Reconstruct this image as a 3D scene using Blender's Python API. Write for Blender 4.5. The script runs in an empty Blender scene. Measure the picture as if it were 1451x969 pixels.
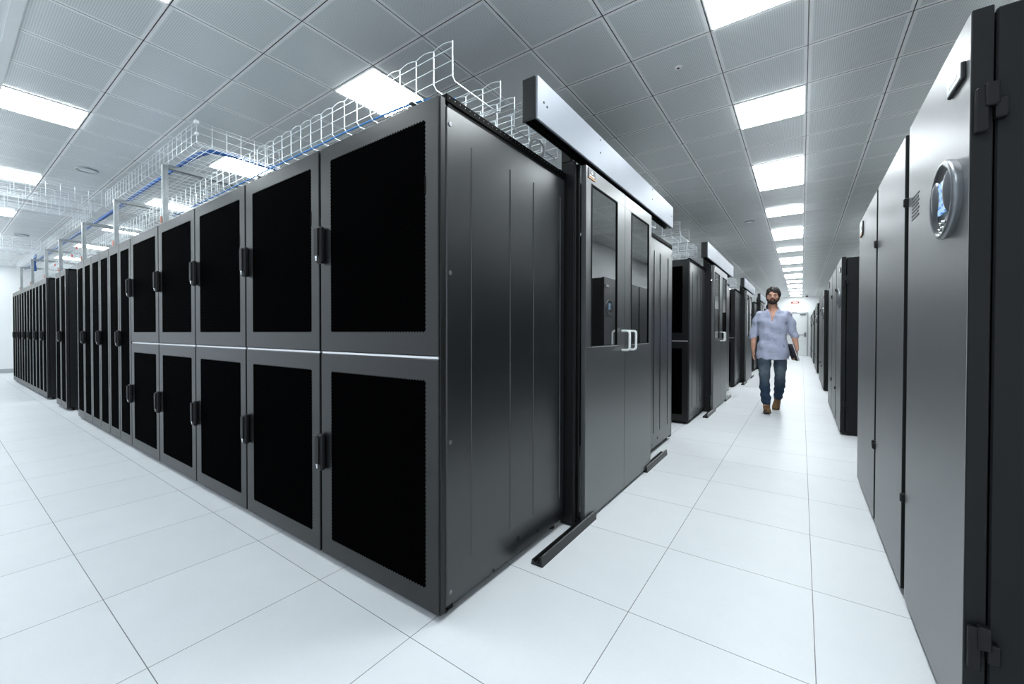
import bpy, math, random
from mathutils import Vector, Matrix
random.seed(7)
C = bpy.context.scene.collection
PI = math.pi
HC = 2.896            # ceiling height
CGX, CGY, CTX, CTY = -1.262, 0.160, 0.4755, 0.4837   # ceiling grid
FGX, FGY, FT = 0.548, 0.489, 0.594                  # floor grid
XR = 1.442            # face of the cooling units
XW = 2.42             # right wall
YE = 23.8             # end wall
XL = -16.4            # left wall
YB = -3.4             # room edge behind the camera, left open so world light fills in

# ------------------------------------------------------------ materials
def new_mat(name):
    m = bpy.data.materials.new(name); m.use_nodes = True
    nt = m.node_tree
    return m, nt, nt.nodes['Principled BSDF']

def pmat(name, col, rough=.5, metal=0., spec=.5, bump=0., bscale=200., var=0., vscale=3., emit=None, estr=0., trans=0., ior=1.45, alpha=1., stretch=None):
    m, nt, b = new_mat(name)
    b.inputs['Base Color'].default_value = (*col, 1)
    b.inputs['Roughness'].default_value = rough
    b.inputs['Metallic'].default_value = metal
    b.inputs['Specular IOR Level'].default_value = spec
    b.inputs['IOR'].default_value = ior
    b.inputs['Transmission Weight'].default_value = trans
    b.inputs['Alpha'].default_value = alpha
    tc = nt.nodes.new('ShaderNodeTexCoord')
    vec = tc.outputs['Object']
    if stretch:
        mp = nt.nodes.new('ShaderNodeMapping'); mp.inputs['Scale'].default_value = stretch
        nt.links.new(vec, mp.inputs['Vector']); vec = mp.outputs['Vector']
    if var > 0:
        n = nt.nodes.new('ShaderNodeTexNoise'); n.inputs['Scale'].default_value = vscale; n.inputs['Detail'].default_value = 4
        nt.links.new(vec, n.inputs['Vector'])
        r = nt.nodes.new('ShaderNodeMapRange')
        r.inputs['From Min'].default_value = .3; r.inputs['From Max'].default_value = .7
        r.inputs['To Min'].default_value = 1 - var; r.inputs['To Max'].default_value = 1 + var
        nt.links.new(n.outputs['Fac'], r.inputs['Value'])
        mx = nt.nodes.new('ShaderNodeMix'); mx.data_type = 'RGBA'; mx.blend_type = 'MULTIPLY'
        mx.inputs['Factor'].default_value = 1; mx.inputs['A'].default_value = (*col, 1)
        nt.links.new(r.outputs['Result'], mx.inputs['B'])
        nt.links.new(mx.outputs['Result'], b.inputs['Base Color'])
    if bump > 0:
        n = nt.nodes.new('ShaderNodeTexNoise'); n.inputs['Scale'].default_value = bscale; n.inputs['Detail'].default_value = 2
        nt.links.new(vec, n.inputs['Vector'])
        bp = nt.nodes.new('ShaderNodeBump'); bp.inputs['Strength'].default_value = bump; bp.inputs['Distance'].default_value = .001
        nt.links.new(n.outputs['Fac'], bp.inputs['Height']); nt.links.new(bp.outputs['Normal'], b.inputs['Normal'])
    if emit:
        b.inputs['Emission Color'].default_value = (*emit, 1); b.inputs['Emission Strength'].default_value = estr
    return m

class NT:
    """tiny math graph helper"""
    def __init__(s, nt): s.nt = nt
    def m(s, op, a, b=None, c=None):
        n = s.nt.nodes.new('ShaderNodeMath'); n.operation = op
        for i, v in enumerate((a, b, c)):
            if v is None: continue
            if isinstance(v, (int, float)): n.inputs[i].default_value = v
            else: s.nt.links.new(v, n.inputs[i])
        return n.outputs[0]
    def mix(s, f, a, b):
        n = s.nt.nodes.new('ShaderNodeMix'); n.data_type = 'RGBA'
        for k, v in (('Factor', f), ('A', a), ('B', b)):
            if isinstance(v, tuple): n.inputs[k].default_value = (*v, 1)
            elif isinstance(v, (int, float)): n.inputs[k].default_value = v
            else: s.nt.links.new(v, n.inputs[k])
        return n.outputs['Result']
    def xyz(s):
        tc = s.nt.nodes.new('ShaderNodeTexCoord'); sp = s.nt.nodes.new('ShaderNodeSeparateXYZ')
        s.nt.links.new(tc.outputs['Object'], sp.inputs[0]); return tc.outputs['Object'], sp.outputs
    def noise(s, vec, scale, detail=3):
        n = s.nt.nodes.new('ShaderNodeTexNoise'); n.inputs['Scale'].default_value = scale; n.inputs['Detail'].default_value = detail
        s.nt.links.new(vec, n.inputs['Vector']); return n.outputs['Fac']

def floor_mat():
    m, nt, b = new_mat('floor_tiles'); g = NT(nt); vec, o = g.xyz()
    dx = g.m('PINGPONG', g.m('SUBTRACT', o[0], FGX), FT/2)
    dy = g.m('PINGPONG', g.m('SUBTRACT', o[1], FGY), FT/2)
    d = g.m('MINIMUM', dx, dy)
    j = g.m('LESS_THAN', d, .0014)
    # one slightly different white per tile
    cx = g.m('FLOOR', g.m('DIVIDE', g.m('SUBTRACT', o[0], FGX), FT)); cy = g.m('FLOOR', g.m('DIVIDE', g.m('SUBTRACT', o[1], FGY), FT))
    cmb = nt.nodes.new('ShaderNodeCombineXYZ'); nt.links.new(cx, cmb.inputs[0]); nt.links.new(cy, cmb.inputs[1])
    wn = nt.nodes.new('ShaderNodeTexWhiteNoise'); nt.links.new(cmb.outputs[0], wn.inputs['Vector'])
    n1 = g.noise(vec, 5, 6); n2 = g.noise(vec, 60, 3)
    v = g.m('ADD', g.m('MULTIPLY', g.m('SUBTRACT', wn.outputs['Value'], .5), .025), g.m('ADD', g.m('MULTIPLY', g.m('SUBTRACT', n1, .5), .06), g.m('MULTIPLY', g.m('SUBTRACT', n2, .5), .03)))
    val = g.m('ADD', .76, v)
    cc = nt.nodes.new('ShaderNodeCombineColor'); 
    nt.links.new(g.m('MULTIPLY', val, .972), cc.inputs[0]); nt.links.new(g.m('MULTIPLY', val, 1.0), cc.inputs[1]); nt.links.new(g.m('MULTIPLY', val, 1.025), cc.inputs[2])
    nt.links.new(g.mix(j, cc.outputs[0], (.16, .17, .17)), b.inputs['Base Color'])
    b.inputs['Roughness'].default_value = .42; b.inputs['Specular IOR Level'].default_value = .35
    return m

def ceiling_mat():
    m, nt, b = new_mat('ceiling_panels'); g = NT(nt); vec, o = g.xyz()
    x = g.m('SUBTRACT', o[0], CGX); y = g.m('SUBTRACT', o[1], CGY)
    dx = g.m('PINGPONG', x, CTX/2); dy = g.m('PINGPONG', y, CTY/2)
    d = g.m('MINIMUM', dx, dy)
    slot = g.m('LESS_THAN', d, .0028); bar = g.m('LESS_THAN', d, .020)
    edge = g.m('LESS_THAN', d, .024)
    px = g.m('PINGPONG', x, .0055); py = g.m('PINGPONG', y, .0055)
    r2 = g.m('ADD', g.m('MULTIPLY', px, px), g.m('MULTIPLY', py, py))
    hole = g.m('MULTIPLY', g.m('LESS_THAN', r2, .003**2), g.m('SUBTRACT', 1., edge))
    n = g.noise(vec, 1.5, 2)
    sh = g.m('ADD', .95, g.m('MULTIPLY', n, .1))
    pc = nt.nodes.new('ShaderNodeMix'); pc.data_type = 'RGBA'; pc.blend_type = 'MULTIPLY'; pc.inputs['Factor'].default_value = 1
    pc.inputs['A'].default_value = (.79, .83, .83, 1); nt.links.new(sh, pc.inputs['B'])
    c1 = g.mix(hole, pc.outputs['Result'], (.50, .52, .52))
    c2 = g.mix(bar, c1, (.98, .99, .99))
    nt.links.new(g.mix(slot, c2, (.03, .03, .03)), b.inputs['Base Color'])
    b.inputs['IOR'].default_value = 2.3
    b.inputs['Roughness'].default_value = .27
    return m

def perf_mat():
    m, nt, b = new_mat('perforated_black'); g = NT(nt); vec, o = g.xyz()
    px = g.m('PINGPONG', o[0], .005); pz = g.m('PINGPONG', o[2], .005)
    r2 = g.m('ADD', g.m('MULTIPLY', px, px), g.m('MULTIPLY', pz, pz))
    hole = g.m('LESS_THAN', r2, .0042**2)
    nt.links.new(g.mix(hole, (.0015, .0015, .0017), (.0003, .0003, .0004)), b.inputs['Base Color'])
    nt.links.new(g.m('MULTIPLY', g.m('SUBTRACT', 1., hole), .03), b.inputs['Specular IOR Level'])
    b.inputs['Roughness'].default_value = .55; b.inputs['IOR'].default_value = 1.12
    return m

def screen_mat():
    m, nt, b = new_mat('lcd_screen'); g = NT(nt); vec, o = g.xyz()
    # rows of darker blue bars on a pale blue screen
    z = g.m('SUBTRACT', o[2], 1.46)
    row = g.m('GREATER_THAN', g.m('PINGPONG', z, .011), .0062)
    n = g.m('GREATER_THAN', g.noise(vec, 55, 1), .5)
    bar = g.m('MAXIMUM', g.m('MULTIPLY', row, n), g.m('LESS_THAN', g.m('ABSOLUTE', g.m('ADD', z, .047)), .009))
    col = g.mix(bar, (.50, .78, 1.0), (.02, .22, .80))
    nt.links.new(col, b.inputs['Emission Color']); b.inputs['Emission Strength'].default_value = .75
    b.inputs['Base Color'].default_value = (.02, .03, .05, 1); b.inputs['Roughness'].default_value = .3
    return m

def jeans_mat():
    m, nt, b = new_mat('denim'); g = NT(nt); vec, o = g.xyz()
    n = g.noise(vec, 16, 5)
    knee = g.m('SUBTRACT', 1., g.m('MULTIPLY', g.m('ABSOLUTE', g.m('SUBTRACT', o[2], .56)), 4.5))
    knee = g.m('MAXIMUM', knee, g.m('SUBTRACT', .75, g.m('MULTIPLY', g.m('ABSOLUTE', g.m('SUBTRACT', o[2], .74)), 5.5)))
    f = g.m('MULTIPLY', g.m('MAXIMUM', knee, 0.), g.m('LESS_THAN', o[1], 10.))
    f = g.m('MINIMUM', g.m('MULTIPLY', f, g.m('MULTIPLY', n, 1.0)), 1.)
    nt.links.new(g.mix(f, (.012, .034, .070), (.20, .24, .26)), b.inputs['Base Color'])
    b.inputs['Roughness'].default_value = .85
    return m

def shirt_mat():
    m, nt, b = new_mat('shirt_cotton'); g = NT(nt); vec, o = g.xyz()
    s = g.m('LESS_THAN', g.m('PINGPONG', o[0], .004), .0015)
    nt.links.new(g.mix(s, (.50, .53, .68), (.40, .43, .59)), b.inputs['Base Color'])
    b.inputs['Roughness'].default_value = .8
    n = g.noise(vec, 14, 3)
    bp = nt.nodes.new('ShaderNodeBump'); bp.inputs['Strength'].default_value = .6; bp.inputs['Distance'].default_value = .02
    nt.links.new(n, bp.inputs['Height']); nt.links.new(bp.outputs['Normal'], b.inputs['Normal'])
    return m

M = dict(
    floor=floor_mat(), ceil=ceiling_mat(), perf=perf_mat(), screen=screen_mat(), denim=jeans_mat(), shirt=shirt_mat(),
    wall=pmat('wall_paint', (.90, .91, .915), .6, var=.015, vscale=2, bump=.05, bscale=80),
    plaster=pmat('plasterboard', (.74, .77, .77), .55, var=.02),
    base=pmat('baseboard_grey', (.42, .44, .45), .5, var=.03),
    rack=pmat('rack_paint', (.007, .0075, .008), .36, ior=1.47, bump=.12, bscale=900, var=.05, vscale=6),
    side=pmat('panel_paint', (.005, .006, .0075), .29, ior=1.75, bump=.18, bscale=700, var=.05, vscale=6),
    black=pmat('black_metal', (.006, .0065, .007), .4, spec=.4, var=.1, vscale=10),
    inner=pmat('interior_black', (.003, .003, .0035), .6, spec=.2, var=.1),
    handle=pmat('handle_plastic', (.008, .008, .009), .5, spec=.3, var=.1),
    chrome=pmat('polished_steel', (.75, .76, .77), .22, metal=1., var=.03),
    strip=pmat('bright_strip', (.78, .79, .80), .35, metal=.6, var=.03),
    crac=pmat('brushed_panel', (.064, .067, .070), .40, ior=2.9, bump=.25, bscale=90, var=.12, vscale=30, stretch=(8, 8, .35)),
    cracside=pmat('unit_side_black', (.007, .008, .0085), .5, spec=.3, var=.1),
    leaf=pmat('door_leaf_paint', (.028, .030, .034), .36, ior=2.4, bump=.1, bscale=600, var=.04),
    header=pmat('header_paint', (.22, .24, .275), .46, ior=1.6, metal=.35, bump=.08, bscale=300, var=.04),
    glass=pmat('tinted_glass', (.16, .17, .18), .015, trans=1., ior=4.6, var=.02),
    gasket=pmat('black_gasket', (.003, .003, .003), .6, ior=1.15, var=.1),
    wire=pmat('zinc_wire', (.70, .74, .76), .33, metal=.55, var=.05, vscale=20),
    galv=pmat('galvanised_channel', (.36, .385, .39), .38, metal=.7, var=.12, vscale=25),
    blue=pmat('blue_cable', (.02, .11, .36), .45, var=.2, vscale=20),
    bluep=pmat('blue_cable_light', (.06, .25, .62), .45, var=.15, vscale=20),
    red=pmat('red_clip', (.60, .10, .07), .5, var=.1),
    pink=pmat('copper_clip', (.62, .30, .24), .5, var=.1),
    lamp=pmat('lamp_diffuser', (.9, .9, .9), .5, emit=(.90, .97, 1.0), estr=25, var=.01),
    white=pmat('white_paint', (.80, .82, .82), .45, var=.03),
    bezel=pmat('bezel_silver', (.20, .21, .225), .34, metal=.6, var=.04),
    bezeld=pmat('bezel_dark', (.05, .052, .056), .35, spec=.6, var=.05),
    plate=pmat('nameplate_black', (.012, .012, .014), .35, var=.1),
    plateg=pmat('nameplate_grey', (.42, .43, .45), .35, metal=.6, var=.04),
    orange=pmat('orange_stripe', (.75, .30, .05), .5, var=.1),
    ink=pmat('label_ink', (.06, .065, .07), .6, var=.1),
    print=pmat('white_print', (.85, .85, .85), .5, var=.03),
    doorw=pmat('door_white', (.74, .76, .76), .4, var=.02),
    skin=pmat('skin', (.58, .31, .22), .5, var=.12, vscale=18),
    hair=pmat('hair_dark', (.018, .012, .009), .6, var=.4, vscale=60, bump=.8, bscale=120),
    lip=pmat('lips', (.30, .10, .08), .45, var=.1),
    eyew=pmat('eye_white', (.75, .73, .70), .3, var=.05),
    shoe=pmat('brown_suede', (.17, .095, .04), .7, var=.3, vscale=40, bump=.4, bscale=150),
    sole=pmat('shoe_sole', (.10, .07, .045), .8, var=.2),
    folder=pmat('folder_black', (.012, .012, .014), .4, var=.1),
    paper=pmat('paper_edge', (.75, .75, .74), .7, var=.05),
)

# ------------------------------------------------------------ mesh builder
class MB:
    def __init__(s): s.v = []; s.f = []; s.mi = []; s.mats = []; s.cur = 0; s.smooth = False; s.sm = []
    def mat(s, m):
        if m not in s.mats: s.mats.append(m)
        s.cur = s.mats.index(m); return s
    def add(s, vs, fs, smooth=False):
        o = len(s.v); s.v += [tuple(v) for v in vs]
        for f in fs: s.f.append(tuple(i+o for i in f)); s.mi.append(s.cur); s.sm.append(smooth)
        return s
    def box(s, x0, x1, y0, y1, z0, z1):
        vs = [(x, y, z) for x in (x0, x1) for y in (y0, y1) for z in (z0, z1)]
        return s.add(vs, [(0,1,3,2), (4,6,7,5), (0,4,5,1), (2,3,7,6), (0,2,6,4), (1,5,7,3)])
    def rbox(s, x0, x1, y0, y1, z0, z1, b=.003):
        """box with chamfered edges"""
        if min(x1-x0, y1-y0, z1-z0) <= 2.2*b: return s.box(x0, x1, y0, y1, z0, z1)
        vs = []; idx = {}
        for ix, X, sx in ((0, x0, 1), (1, x1, -1)):
            for iy, Y, sy in ((0, y0, 1), (1, y1, -1)):
                for iz, Z, sz in ((0, z0, 1), (1, z1, -1)):
                    for a, p in (('x', (X, Y+sy*b, Z+sz*b)), ('y', (X+sx*b, Y, Z+sz*b)), ('z', (X+sx*b, Y+sy*b, Z))):
                        idx[(ix, iy, iz, a)] = len(vs); vs.append(p)
        F = []
        for i in (0, 1):
            for a, k in (('x', 0), ('y', 1), ('z', 2)):
                q = []
                for (u, w) in ((0,0), (0,1), (1,1), (1,0)):
                    c = [u, w]; c.insert(k, i); q.append(idx[(*c, a)])
                F.append(tuple(q))
        for k, (a1, a2) in ((0, ('y', 'z')), (1, ('x', 'z')), (2, ('x', 'y'))):
            for u in (0, 1):
                for w in (0, 1):
                    q = []
                    for e, aa in ((0, (a1, a2)), (1, (a2, a1))):
                        c = [u, w]; c.insert(k, e)
                        q += [idx[(*c, aa[0])], idx[(*c, aa[1])]]
                    F.append(tuple(q))
        for ix in (0,1):
            for iy in (0,1):
                for iz in (0,1): F.append(tuple(idx[(ix,iy,iz,a)] for a in 'xyz'))
        return s.add(vs, F)
    def tube(s, pts, r, n=8, closed=False, caps=True, smooth=True):
        pts = [Vector(p) for p in pts]; N = len(pts); rings = []
        rr = r if isinstance(r, (list, tuple)) else [r]*N
        up = None; vs = []
        for i, p in enumerate(pts):
            a = pts[(i-1) % N] if (closed or i > 0) else p
            c = pts[(i+1) % N] if (closed or i < N-1) else p
            t = (c-a).normalized()
            if up is None:
                up = Vector((0,0,1)) if abs(t.z) < .9 else Vector((0,1,0))
            u = (up - t*up.dot(t)).normalized(); w = t.cross(u); up = u
            for k in range(n):
                an = 2*PI*(k+.5)/n
                vs.append(p + (u*math.cos(an) + w*math.sin(an))*rr[i])
        fs = []
        for i in range(N if closed else N-1):
            for k in range(n):
                j = (i+1) % N
                fs.append((i*n+k, i*n+(k+1) % n, j*n+(k+1) % n, j*n+k))
        if caps and not closed:
            fs.append(tuple(range(n-1, -1, -1))); fs.append(tuple((N-1)*n+k for k in range(n)))
        return s.add(vs, fs, smooth)
    def rod(s, a, b, r):
        return s.tube([a, b], r, 4, smooth=False)
    def disc(s, c, axis, r, h, n=20):
        """short cylinder centred at c"""
        c = Vector(c); a = Vector(axis).normalized()
        return s.tube([c-a*h/2, c+a*h/2], r, n, smooth=False)
    def ell(s, c, r, nu=20, nv=12, fn=None):
        vs = []; fs = []
        for i in range(nv+1):
            th = PI*i/nv
            for j in range(nu):
                ph = 2*PI*j/nu
                d = Vector((math.sin(th)*math.cos(ph), math.sin(th)*math.sin(ph), math.cos(th)))
                p = Vector((d.x*r[0], d.y*r[1], d.z*r[2]))
                if fn: p = fn(d, p)
                vs.append(Vector(c)+p)
        for i in range(nv):
            for j in range(nu):
                fs.append((i*nu+j, (i+1)*nu+j, (i+1)*nu+(j+1) % nu, i*nu+(j+1) % nu))
        return s.add(vs, fs, True)
    def poly(s, pts, d):
        """extrude polygon pts by vector d"""
        n = len(pts); d = Vector(d)
        vs = [Vector(p) for p in pts] + [Vector(p)+d for p in pts]
        fs = [tuple(range(n-1, -1, -1)), tuple(range(n, 2*n))] + [(i, (i+1) % n, n+(i+1) % n, n+i) for i in range(n)]
        return s.add(vs, fs)
    def mesh(s, name):
        me = bpy.data.meshes.new(name); me.from_pydata(s.v, [], s.f); me.update()
        import bmesh
        bm = bmesh.new(); bm.from_mesh(me); bmesh.ops.recalc_face_normals(bm, faces=bm.faces); bm.to_mesh(me); bm.free()
        for m in s.mats: me.materials.append(m)
        for p, i, q in zip(me.polygons, s.mi, s.sm): p.material_index = i; p.use_smooth = q
        return me
    def build(s, name, mat=None, parent=None, **tags):
        if mat is not None: s.mats = [mat]; s.mi = [0]*len(s.f)
        o = bpy.data.objects.new(name, s.mesh(name)); C.objects.link(o)
        if parent: o.parent = parent
        for k, v in tags.items(): o[k] = v
        return o

def thing(name, label, cat, loc=(0,0,0), rotz=0., group=None):
    o = bpy.data.objects.new(name, None); C.objects.link(o)
    o.empty_display_size = .1
    o.location = loc; o.rotation_euler = (0, 0, rotz); o['label'] = label; o['category'] = cat
    if group: o['group'] = group
    return o
def tag(o, label, cat, group=None):
    o['label'] = label; o['category'] = cat
    if group: o['group'] = group
    return o
def kids(o): return [c for c in bpy.data.objects if c.parent == o]
def dup(root, loc, label, group=None, rotz=None, skip=()):
    def cp(o, par):
        c = o.copy(); C.objects.link(c); c.parent = par
        for ch in kids(o): cp(ch, c)
        return c
    r = root.copy(); C.objects.link(r); r.location = loc
    if rotz is not None: r.rotation_euler = (0, 0, rotz)
    r['label'] = label
    if group: r['group'] = group
    for ch in kids(root):
        if ch.name.split('.')[0] in skip: continue
        cp(ch, r)
    return r
def struct(name, mb, mat):
    o = mb.build(name, mat); o['kind'] = 'structure'; return o

# ------------------------------------------------------------ room shell
struct('floor', MB().box(XL-.1, XW+.1, YB-.1, YE+.1, -.1, 0), M['floor'])
struct('ceiling', MB().box(XL-.1, XW+.1, -.79, YE+.1, HC, HC+.1), M['ceil'])
struct('ceiling_border', MB().box(XL-.1, XW+.1, YB-.1, -.79, HC-.012, HC+.1), M['plaster'])
struct('trim_1', MB().box(XL, XW, -.835, -.785, HC-.02, HC-.012+.004), M['white'])
struct('wall_left', MB().box(XL-.1, XL, YB-.1, YE+.1, 0, HC), M['wall'])
struct('wall_right', MB().box(XW, XW+.1, YB-.1, YE+.1, 0, HC), M['wall'])
struct('wall_end', MB().box(XL, XW, YE, YE+.1, 0, HC), M['wall'])
struct('baseboard_left', MB().rbox(XL, XL+.02, YB, YE, 0, .11, .004), M['base'])
struct('baseboard_end', MB().rbox(XL+.02, .16, YE-.015, YE, 0, .09, .004), M['base'])

# door at the far end of the aisle
dr = bpy.data.objects.new('door_1', None); C.objects.link(dr); dr['kind'] = 'structure'; dr.location = (0, YE, 0)
mb = MB().rbox(.20, .26, -.05, 0, 0, 2.12, .005).rbox(1.30, 1.36, -.05, 0, 0, 2.12, .005).rbox(.26, 1.30, -.05, 0, 2.06, 2.12, .005)
mb.build('door_frame', M['base'], dr)
mb = MB().rbox(.265, 1.295, -.035, -.002, .01, 2.055, .004).box(.33, 1.23, -.037, -.034, .15, 1.9)
mb.build('door_leaf', M['doorw'], dr)
mb = MB().tube([(.40, -.10, 1.02), (1.24, -.10, 1.02)], .018, 8).rbox(.36, .44, -.11, -.035, .96, 1.08, .006).rbox(1.20, 1.28, -.11, -.035, .93, 1.14, .006)
mb.build('push_bar', M['bezel'], dr)
MB().rbox(1.02, 1.26, -.09, -.03, 2.0, 2.05, .006).build('door_closer', M['bezel'], dr)

sg = thing('exit_sign', 'red and white sign high on the end wall above the door', 'sign', (.83, YE, 2.62))
MB().rbox(-.165, .165, -.03, 0, -.045, .045, .004).build('sign_body', M['red'], sg)
MB().box(-.10, .10, -.033, -.0295, -.012, .012).build('sign_stripe', M['print'], sg)
for x in (-.14, .14): MB().box(x-.015, x+.015, -.033, -.0295, -.03, .03).build('sign_mark', M['plate'], sg)
el = thing('emergency_lamp', 'small white emergency lamp on the end wall just above the door', 'lamp', (.80, YE, 2.152))
MB().rbox(-.13, .13, -.06, 0, -.03, .04, .008).build('lamp_housing', M['white'], el)
MB().rbox(-.11, .11, -.067, -.055, -.02, .01, .003).build('lamp_lens', M['base'], el)
cm = thing('dome_camera', 'small dark dome security camera under the ceiling at the far end', 'camera', (1.29, YE-1.0, HC))
MB().disc((0, 0, -.02), (0,0,1), .07, .04, 20).build('camera_mount', M['white'], cm)
MB().ell((0, 0, -.05), (.058, .058, .055), 18, 10).build('camera_dome', M['plate'], cm)

# ceiling discs
for i, (x, y, r, lab, nm) in enumerate([
        (-5.33, -.08, .085, 'round ceiling disc over the left walkway, nearer of the two', 'ceiling_vent'),
        (-10.63, -.10, .085, 'round ceiling disc farther off over the left walkway near the last trays', 'ceiling_vent'),
        (.405, 1.85, .022, 'tiny white round sensor with dark centre, in the ceiling above the near header', 'ceiling_sensor'),
        (.40, 6.58, .06, 'small round sensor in the ceiling left of the aisle lights, far along', 'ceiling_sensor')]):
    t = thing(nm, lab, 'vent' if 'vent' in nm else 'sensor', (x, y, HC))
    MB().tube([(r*math.cos(a), r*math.sin(a), -.006) for a in [2*PI*k/28 for k in range(28)]], r*.13, 6, closed=True).build('ring', M['plateg'] if r > .05 else M['print'], t)
    MB().disc((0, 0, -.004), (0,0,1), r*.93 if r > .05 else r, .008, 24).build('grille' if r > .05 else 'housing', M['plaster'] if r > .05 else M['print'], t)
    if r < .05: MB().disc((0, 0, -.009), (0,0,1), r*.35, .004, 12).build('sensor_eye', M['plate'], t)

# ceiling lights : one per lit cell group, plus added fill lamps
def make_light(nx, ny):
    t = thing('ceiling_light', 'square white ceiling light', 'light')
    w, l = CTX*nx, CTY*ny
    f = .010
    mb = MB().box(f, w-f, f, f+.008, -.006, 0).box(f, w-f, l-f-.008, l-f, -.006, 0).box(f, f+.008, f+.008, l-f-.008, -.006, 0).box(w-f-.008, w-f, f+.008, l-f-.008, -.006, 0)
    mb.build('frame', M['white'], t)
    for k in range(ny):
        a = f+.008 if k == 0 else k*CTY+.006
        b = l-f-.008 if k == ny-1 else (k+1)*CTY-.006
        m2 = MB()
        h = (a+b)/2
        m2.rbox(f+.008, w-f-.008, a, b, -.011, -.001, .002)
        m2.build('diffuser', M['lamp'], t)
        if k < ny-1: MB().box(f+.008, w-f-.008, b, b+.012, -.006, 0).build('divider', M['white'], t)
    return t
L1 = L2 = None
def light(i, j, ny, label, group):
    global L1, L2
    loc = (CGX+i*CTX, CGY+j*CTY, HC if j > -3 else HC-.012)
    if ny == 1:
        if L1 is None: L1 = make_light(1, 1); L1.location = loc; L1['label'] = label; L1['group'] = group; return
        dup(L1, loc, label, group)
    else:
        if L2 is None: L2 = make_light(1, 2); L2.location = loc; L2['label'] = label; L2['group'] = group; return
        dup(L2, loc, label, group)
ordn = ['nearest', 'second nearest', 'third nearest', 'fourth nearest', 'fifth nearest', 'sixth nearest', 'seventh nearest', 'eighth nearest']
ga = 'ceiling lights above the aisle'
light(4, -2, 1, 'square white ceiling light above the aisle, behind the viewpoint', ga)
for k in range(8):
    if 1+7*k < 48: light(4, 1+7*k, 2, 'double white ceiling light above the aisle, %s of the doubles' % ordn[k], ga)
for k in range(7):
    if 5+7*k < 48: light(4, 5+7*k, 1, 'single square ceiling light above the aisle, %s single in view' % ordn[k], ga)
gl = 'ceiling lights above the left walkway'
for k in range(6):
    light(-1-5*k, -2, 1, 'square ceiling light by the ceiling border, left walkway, %s in its row' % ordn[k], gl)
for k in range(6):
    light(-1-5*k, 1, 1, 'square ceiling light above the long front rack row, %s in its row' % ordn[k], gl)
gp = 'added fill lights over the rack blocks'  # unseen lamps added over the blocks to even out the light
for r_, j in enumerate((8, 15, 22, 29, 36)):
    for k in range(3):
        light(-1-5*k, j, 1, 'added unseen fill light over the %s rack block, %s to the aisle' % (['near', 'second', 'third', 'fourth', 'fifth'][r_], ['closest', 'second closest', 'third closest'][k]), gp)

for k, (i, j) in enumerate(((-1, 44), (-3, 45))):  # hidden lamps added to brighten the end wall
    light(i, j, 1, 'added unseen fill light by the end wall left of the aisle, %s there' % ordn[k], 'added fill lights by the end wall')
for k in range(7):  # lamps put in out of view to lift the left floor and wall
    light(-2-5*k, -6, 1, 'added fill light in the front ceiling border behind the viewpoint, %s to the aisle' % ordn[k].replace('nearest', 'nearest').strip(), 'added fill lights in the front ceiling border')
light(-31, -2, 1, 'added fill light over the left walkway right by the left wall', gl)  # one more lamp added to the row to brighten the left wall
# ------------------------------------------------------------ server racks
RW, RD, RH = .808, 1.0, 1.985
def zigzag(x0, x1, z0, z1, y, d, t=.016, h=.006):
    """black perforated insert with a toothed edge"""
    pts = []
    def edge(a, b, out):
        L = (Vector(b)-Vector(a)).length; n = max(2, int(L/t)); r = []
        for k in range(n):
            p = Vector(a).lerp(Vector(b), k/n); q = Vector(a).lerp(Vector(b), (k+.5)/n)
            r += [p, q+Vector(out)*h]
        return r
    A, B_, C_, D = (x0, y, z0), (x1, y, z0), (x1, y, z1), (x0, y, z1)
    pts = edge(A, B_, (0,0,-1)) + edge(B_, C_, (1,0,0)) + edge(C_, D, (0,0,1)) + edge(D, A, (-1,0,0))
    n = len(pts); cx = Vector(((x0+x1)/2, y, (z0+z1)/2))
    mb = MB(); vs = [cx] + pts + [p+Vector((0, d, 0)) for p in pts] 
    fs = [(0, 1+i, 1+(i+1) % n) for i in range(n)] + [(1+i, 1+(i+1) % n, 1+n+(i+1) % n, 1+n+i) for i in range(n)]
    mb.add(vs, fs); return mb
def door_frame(x0, x1, z0, z1, m, t=.03, mb_=None, mt=None):
    """door skin with a rectangular opening, front at y=0; m = margins l r b t"""
    l, r, b, tp = m; mb = mb_ or MB()
    y1 = t
    a0, a1, c0, c1 = x0+l, x1-r, z0+b, z1-tp; e = .003
    # outer chamfered front ring + sides
    O = [(x0, z0), (x1, z0), (x1, z1), (x0, z1)]; I = [(a0, c0), (a1, c0), (a1, c1), (a0, c1)]
    Oc = [(x0+e, z0+e), (x1-e, z0+e), (x1-e, z1-e), (x0+e, z1-e)]
    vs = [(x, 0, z) for x, z in Oc] + [(x, 0, z) for x, z in I] + [(x, e, z) for x, z in O] + [(x, y1, z) for x, z in O] + [(x, .012, z) for x, z in I]
    fs = []
    for i in range(4):
        j = (i+1) % 4
        fs += [(i, j, 4+j, 4+i), (i, j, 8+j, 8+i), (8+i, 8+j, 12+j, 12+i), (4+i, 4+j, 16+j, 16+i)]
    fs += [(12, 13, 14, 15), (16, 17, 18, 19)]
    return mb.add(vs, fs)
def handle(parent, x, z0, z1):
    h = MB().rbox(x-.020, x+.024, -.030, -.002, z0, z1, .008).rbox(x-.014, x+.016, -.040, -.030, z0+.035, z1-.012, .005).build('handle', M['handle'], parent)
    MB().disc((x-.004, -.0325, z0+.030), (0,1,0), .0085, .006, 14).box(x-.009, x+.001, -.0345, -.030, z0+.012, z0+.028).build('lock', M['chrome'], h, label='chrome lock cylinder')
    return h
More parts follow.
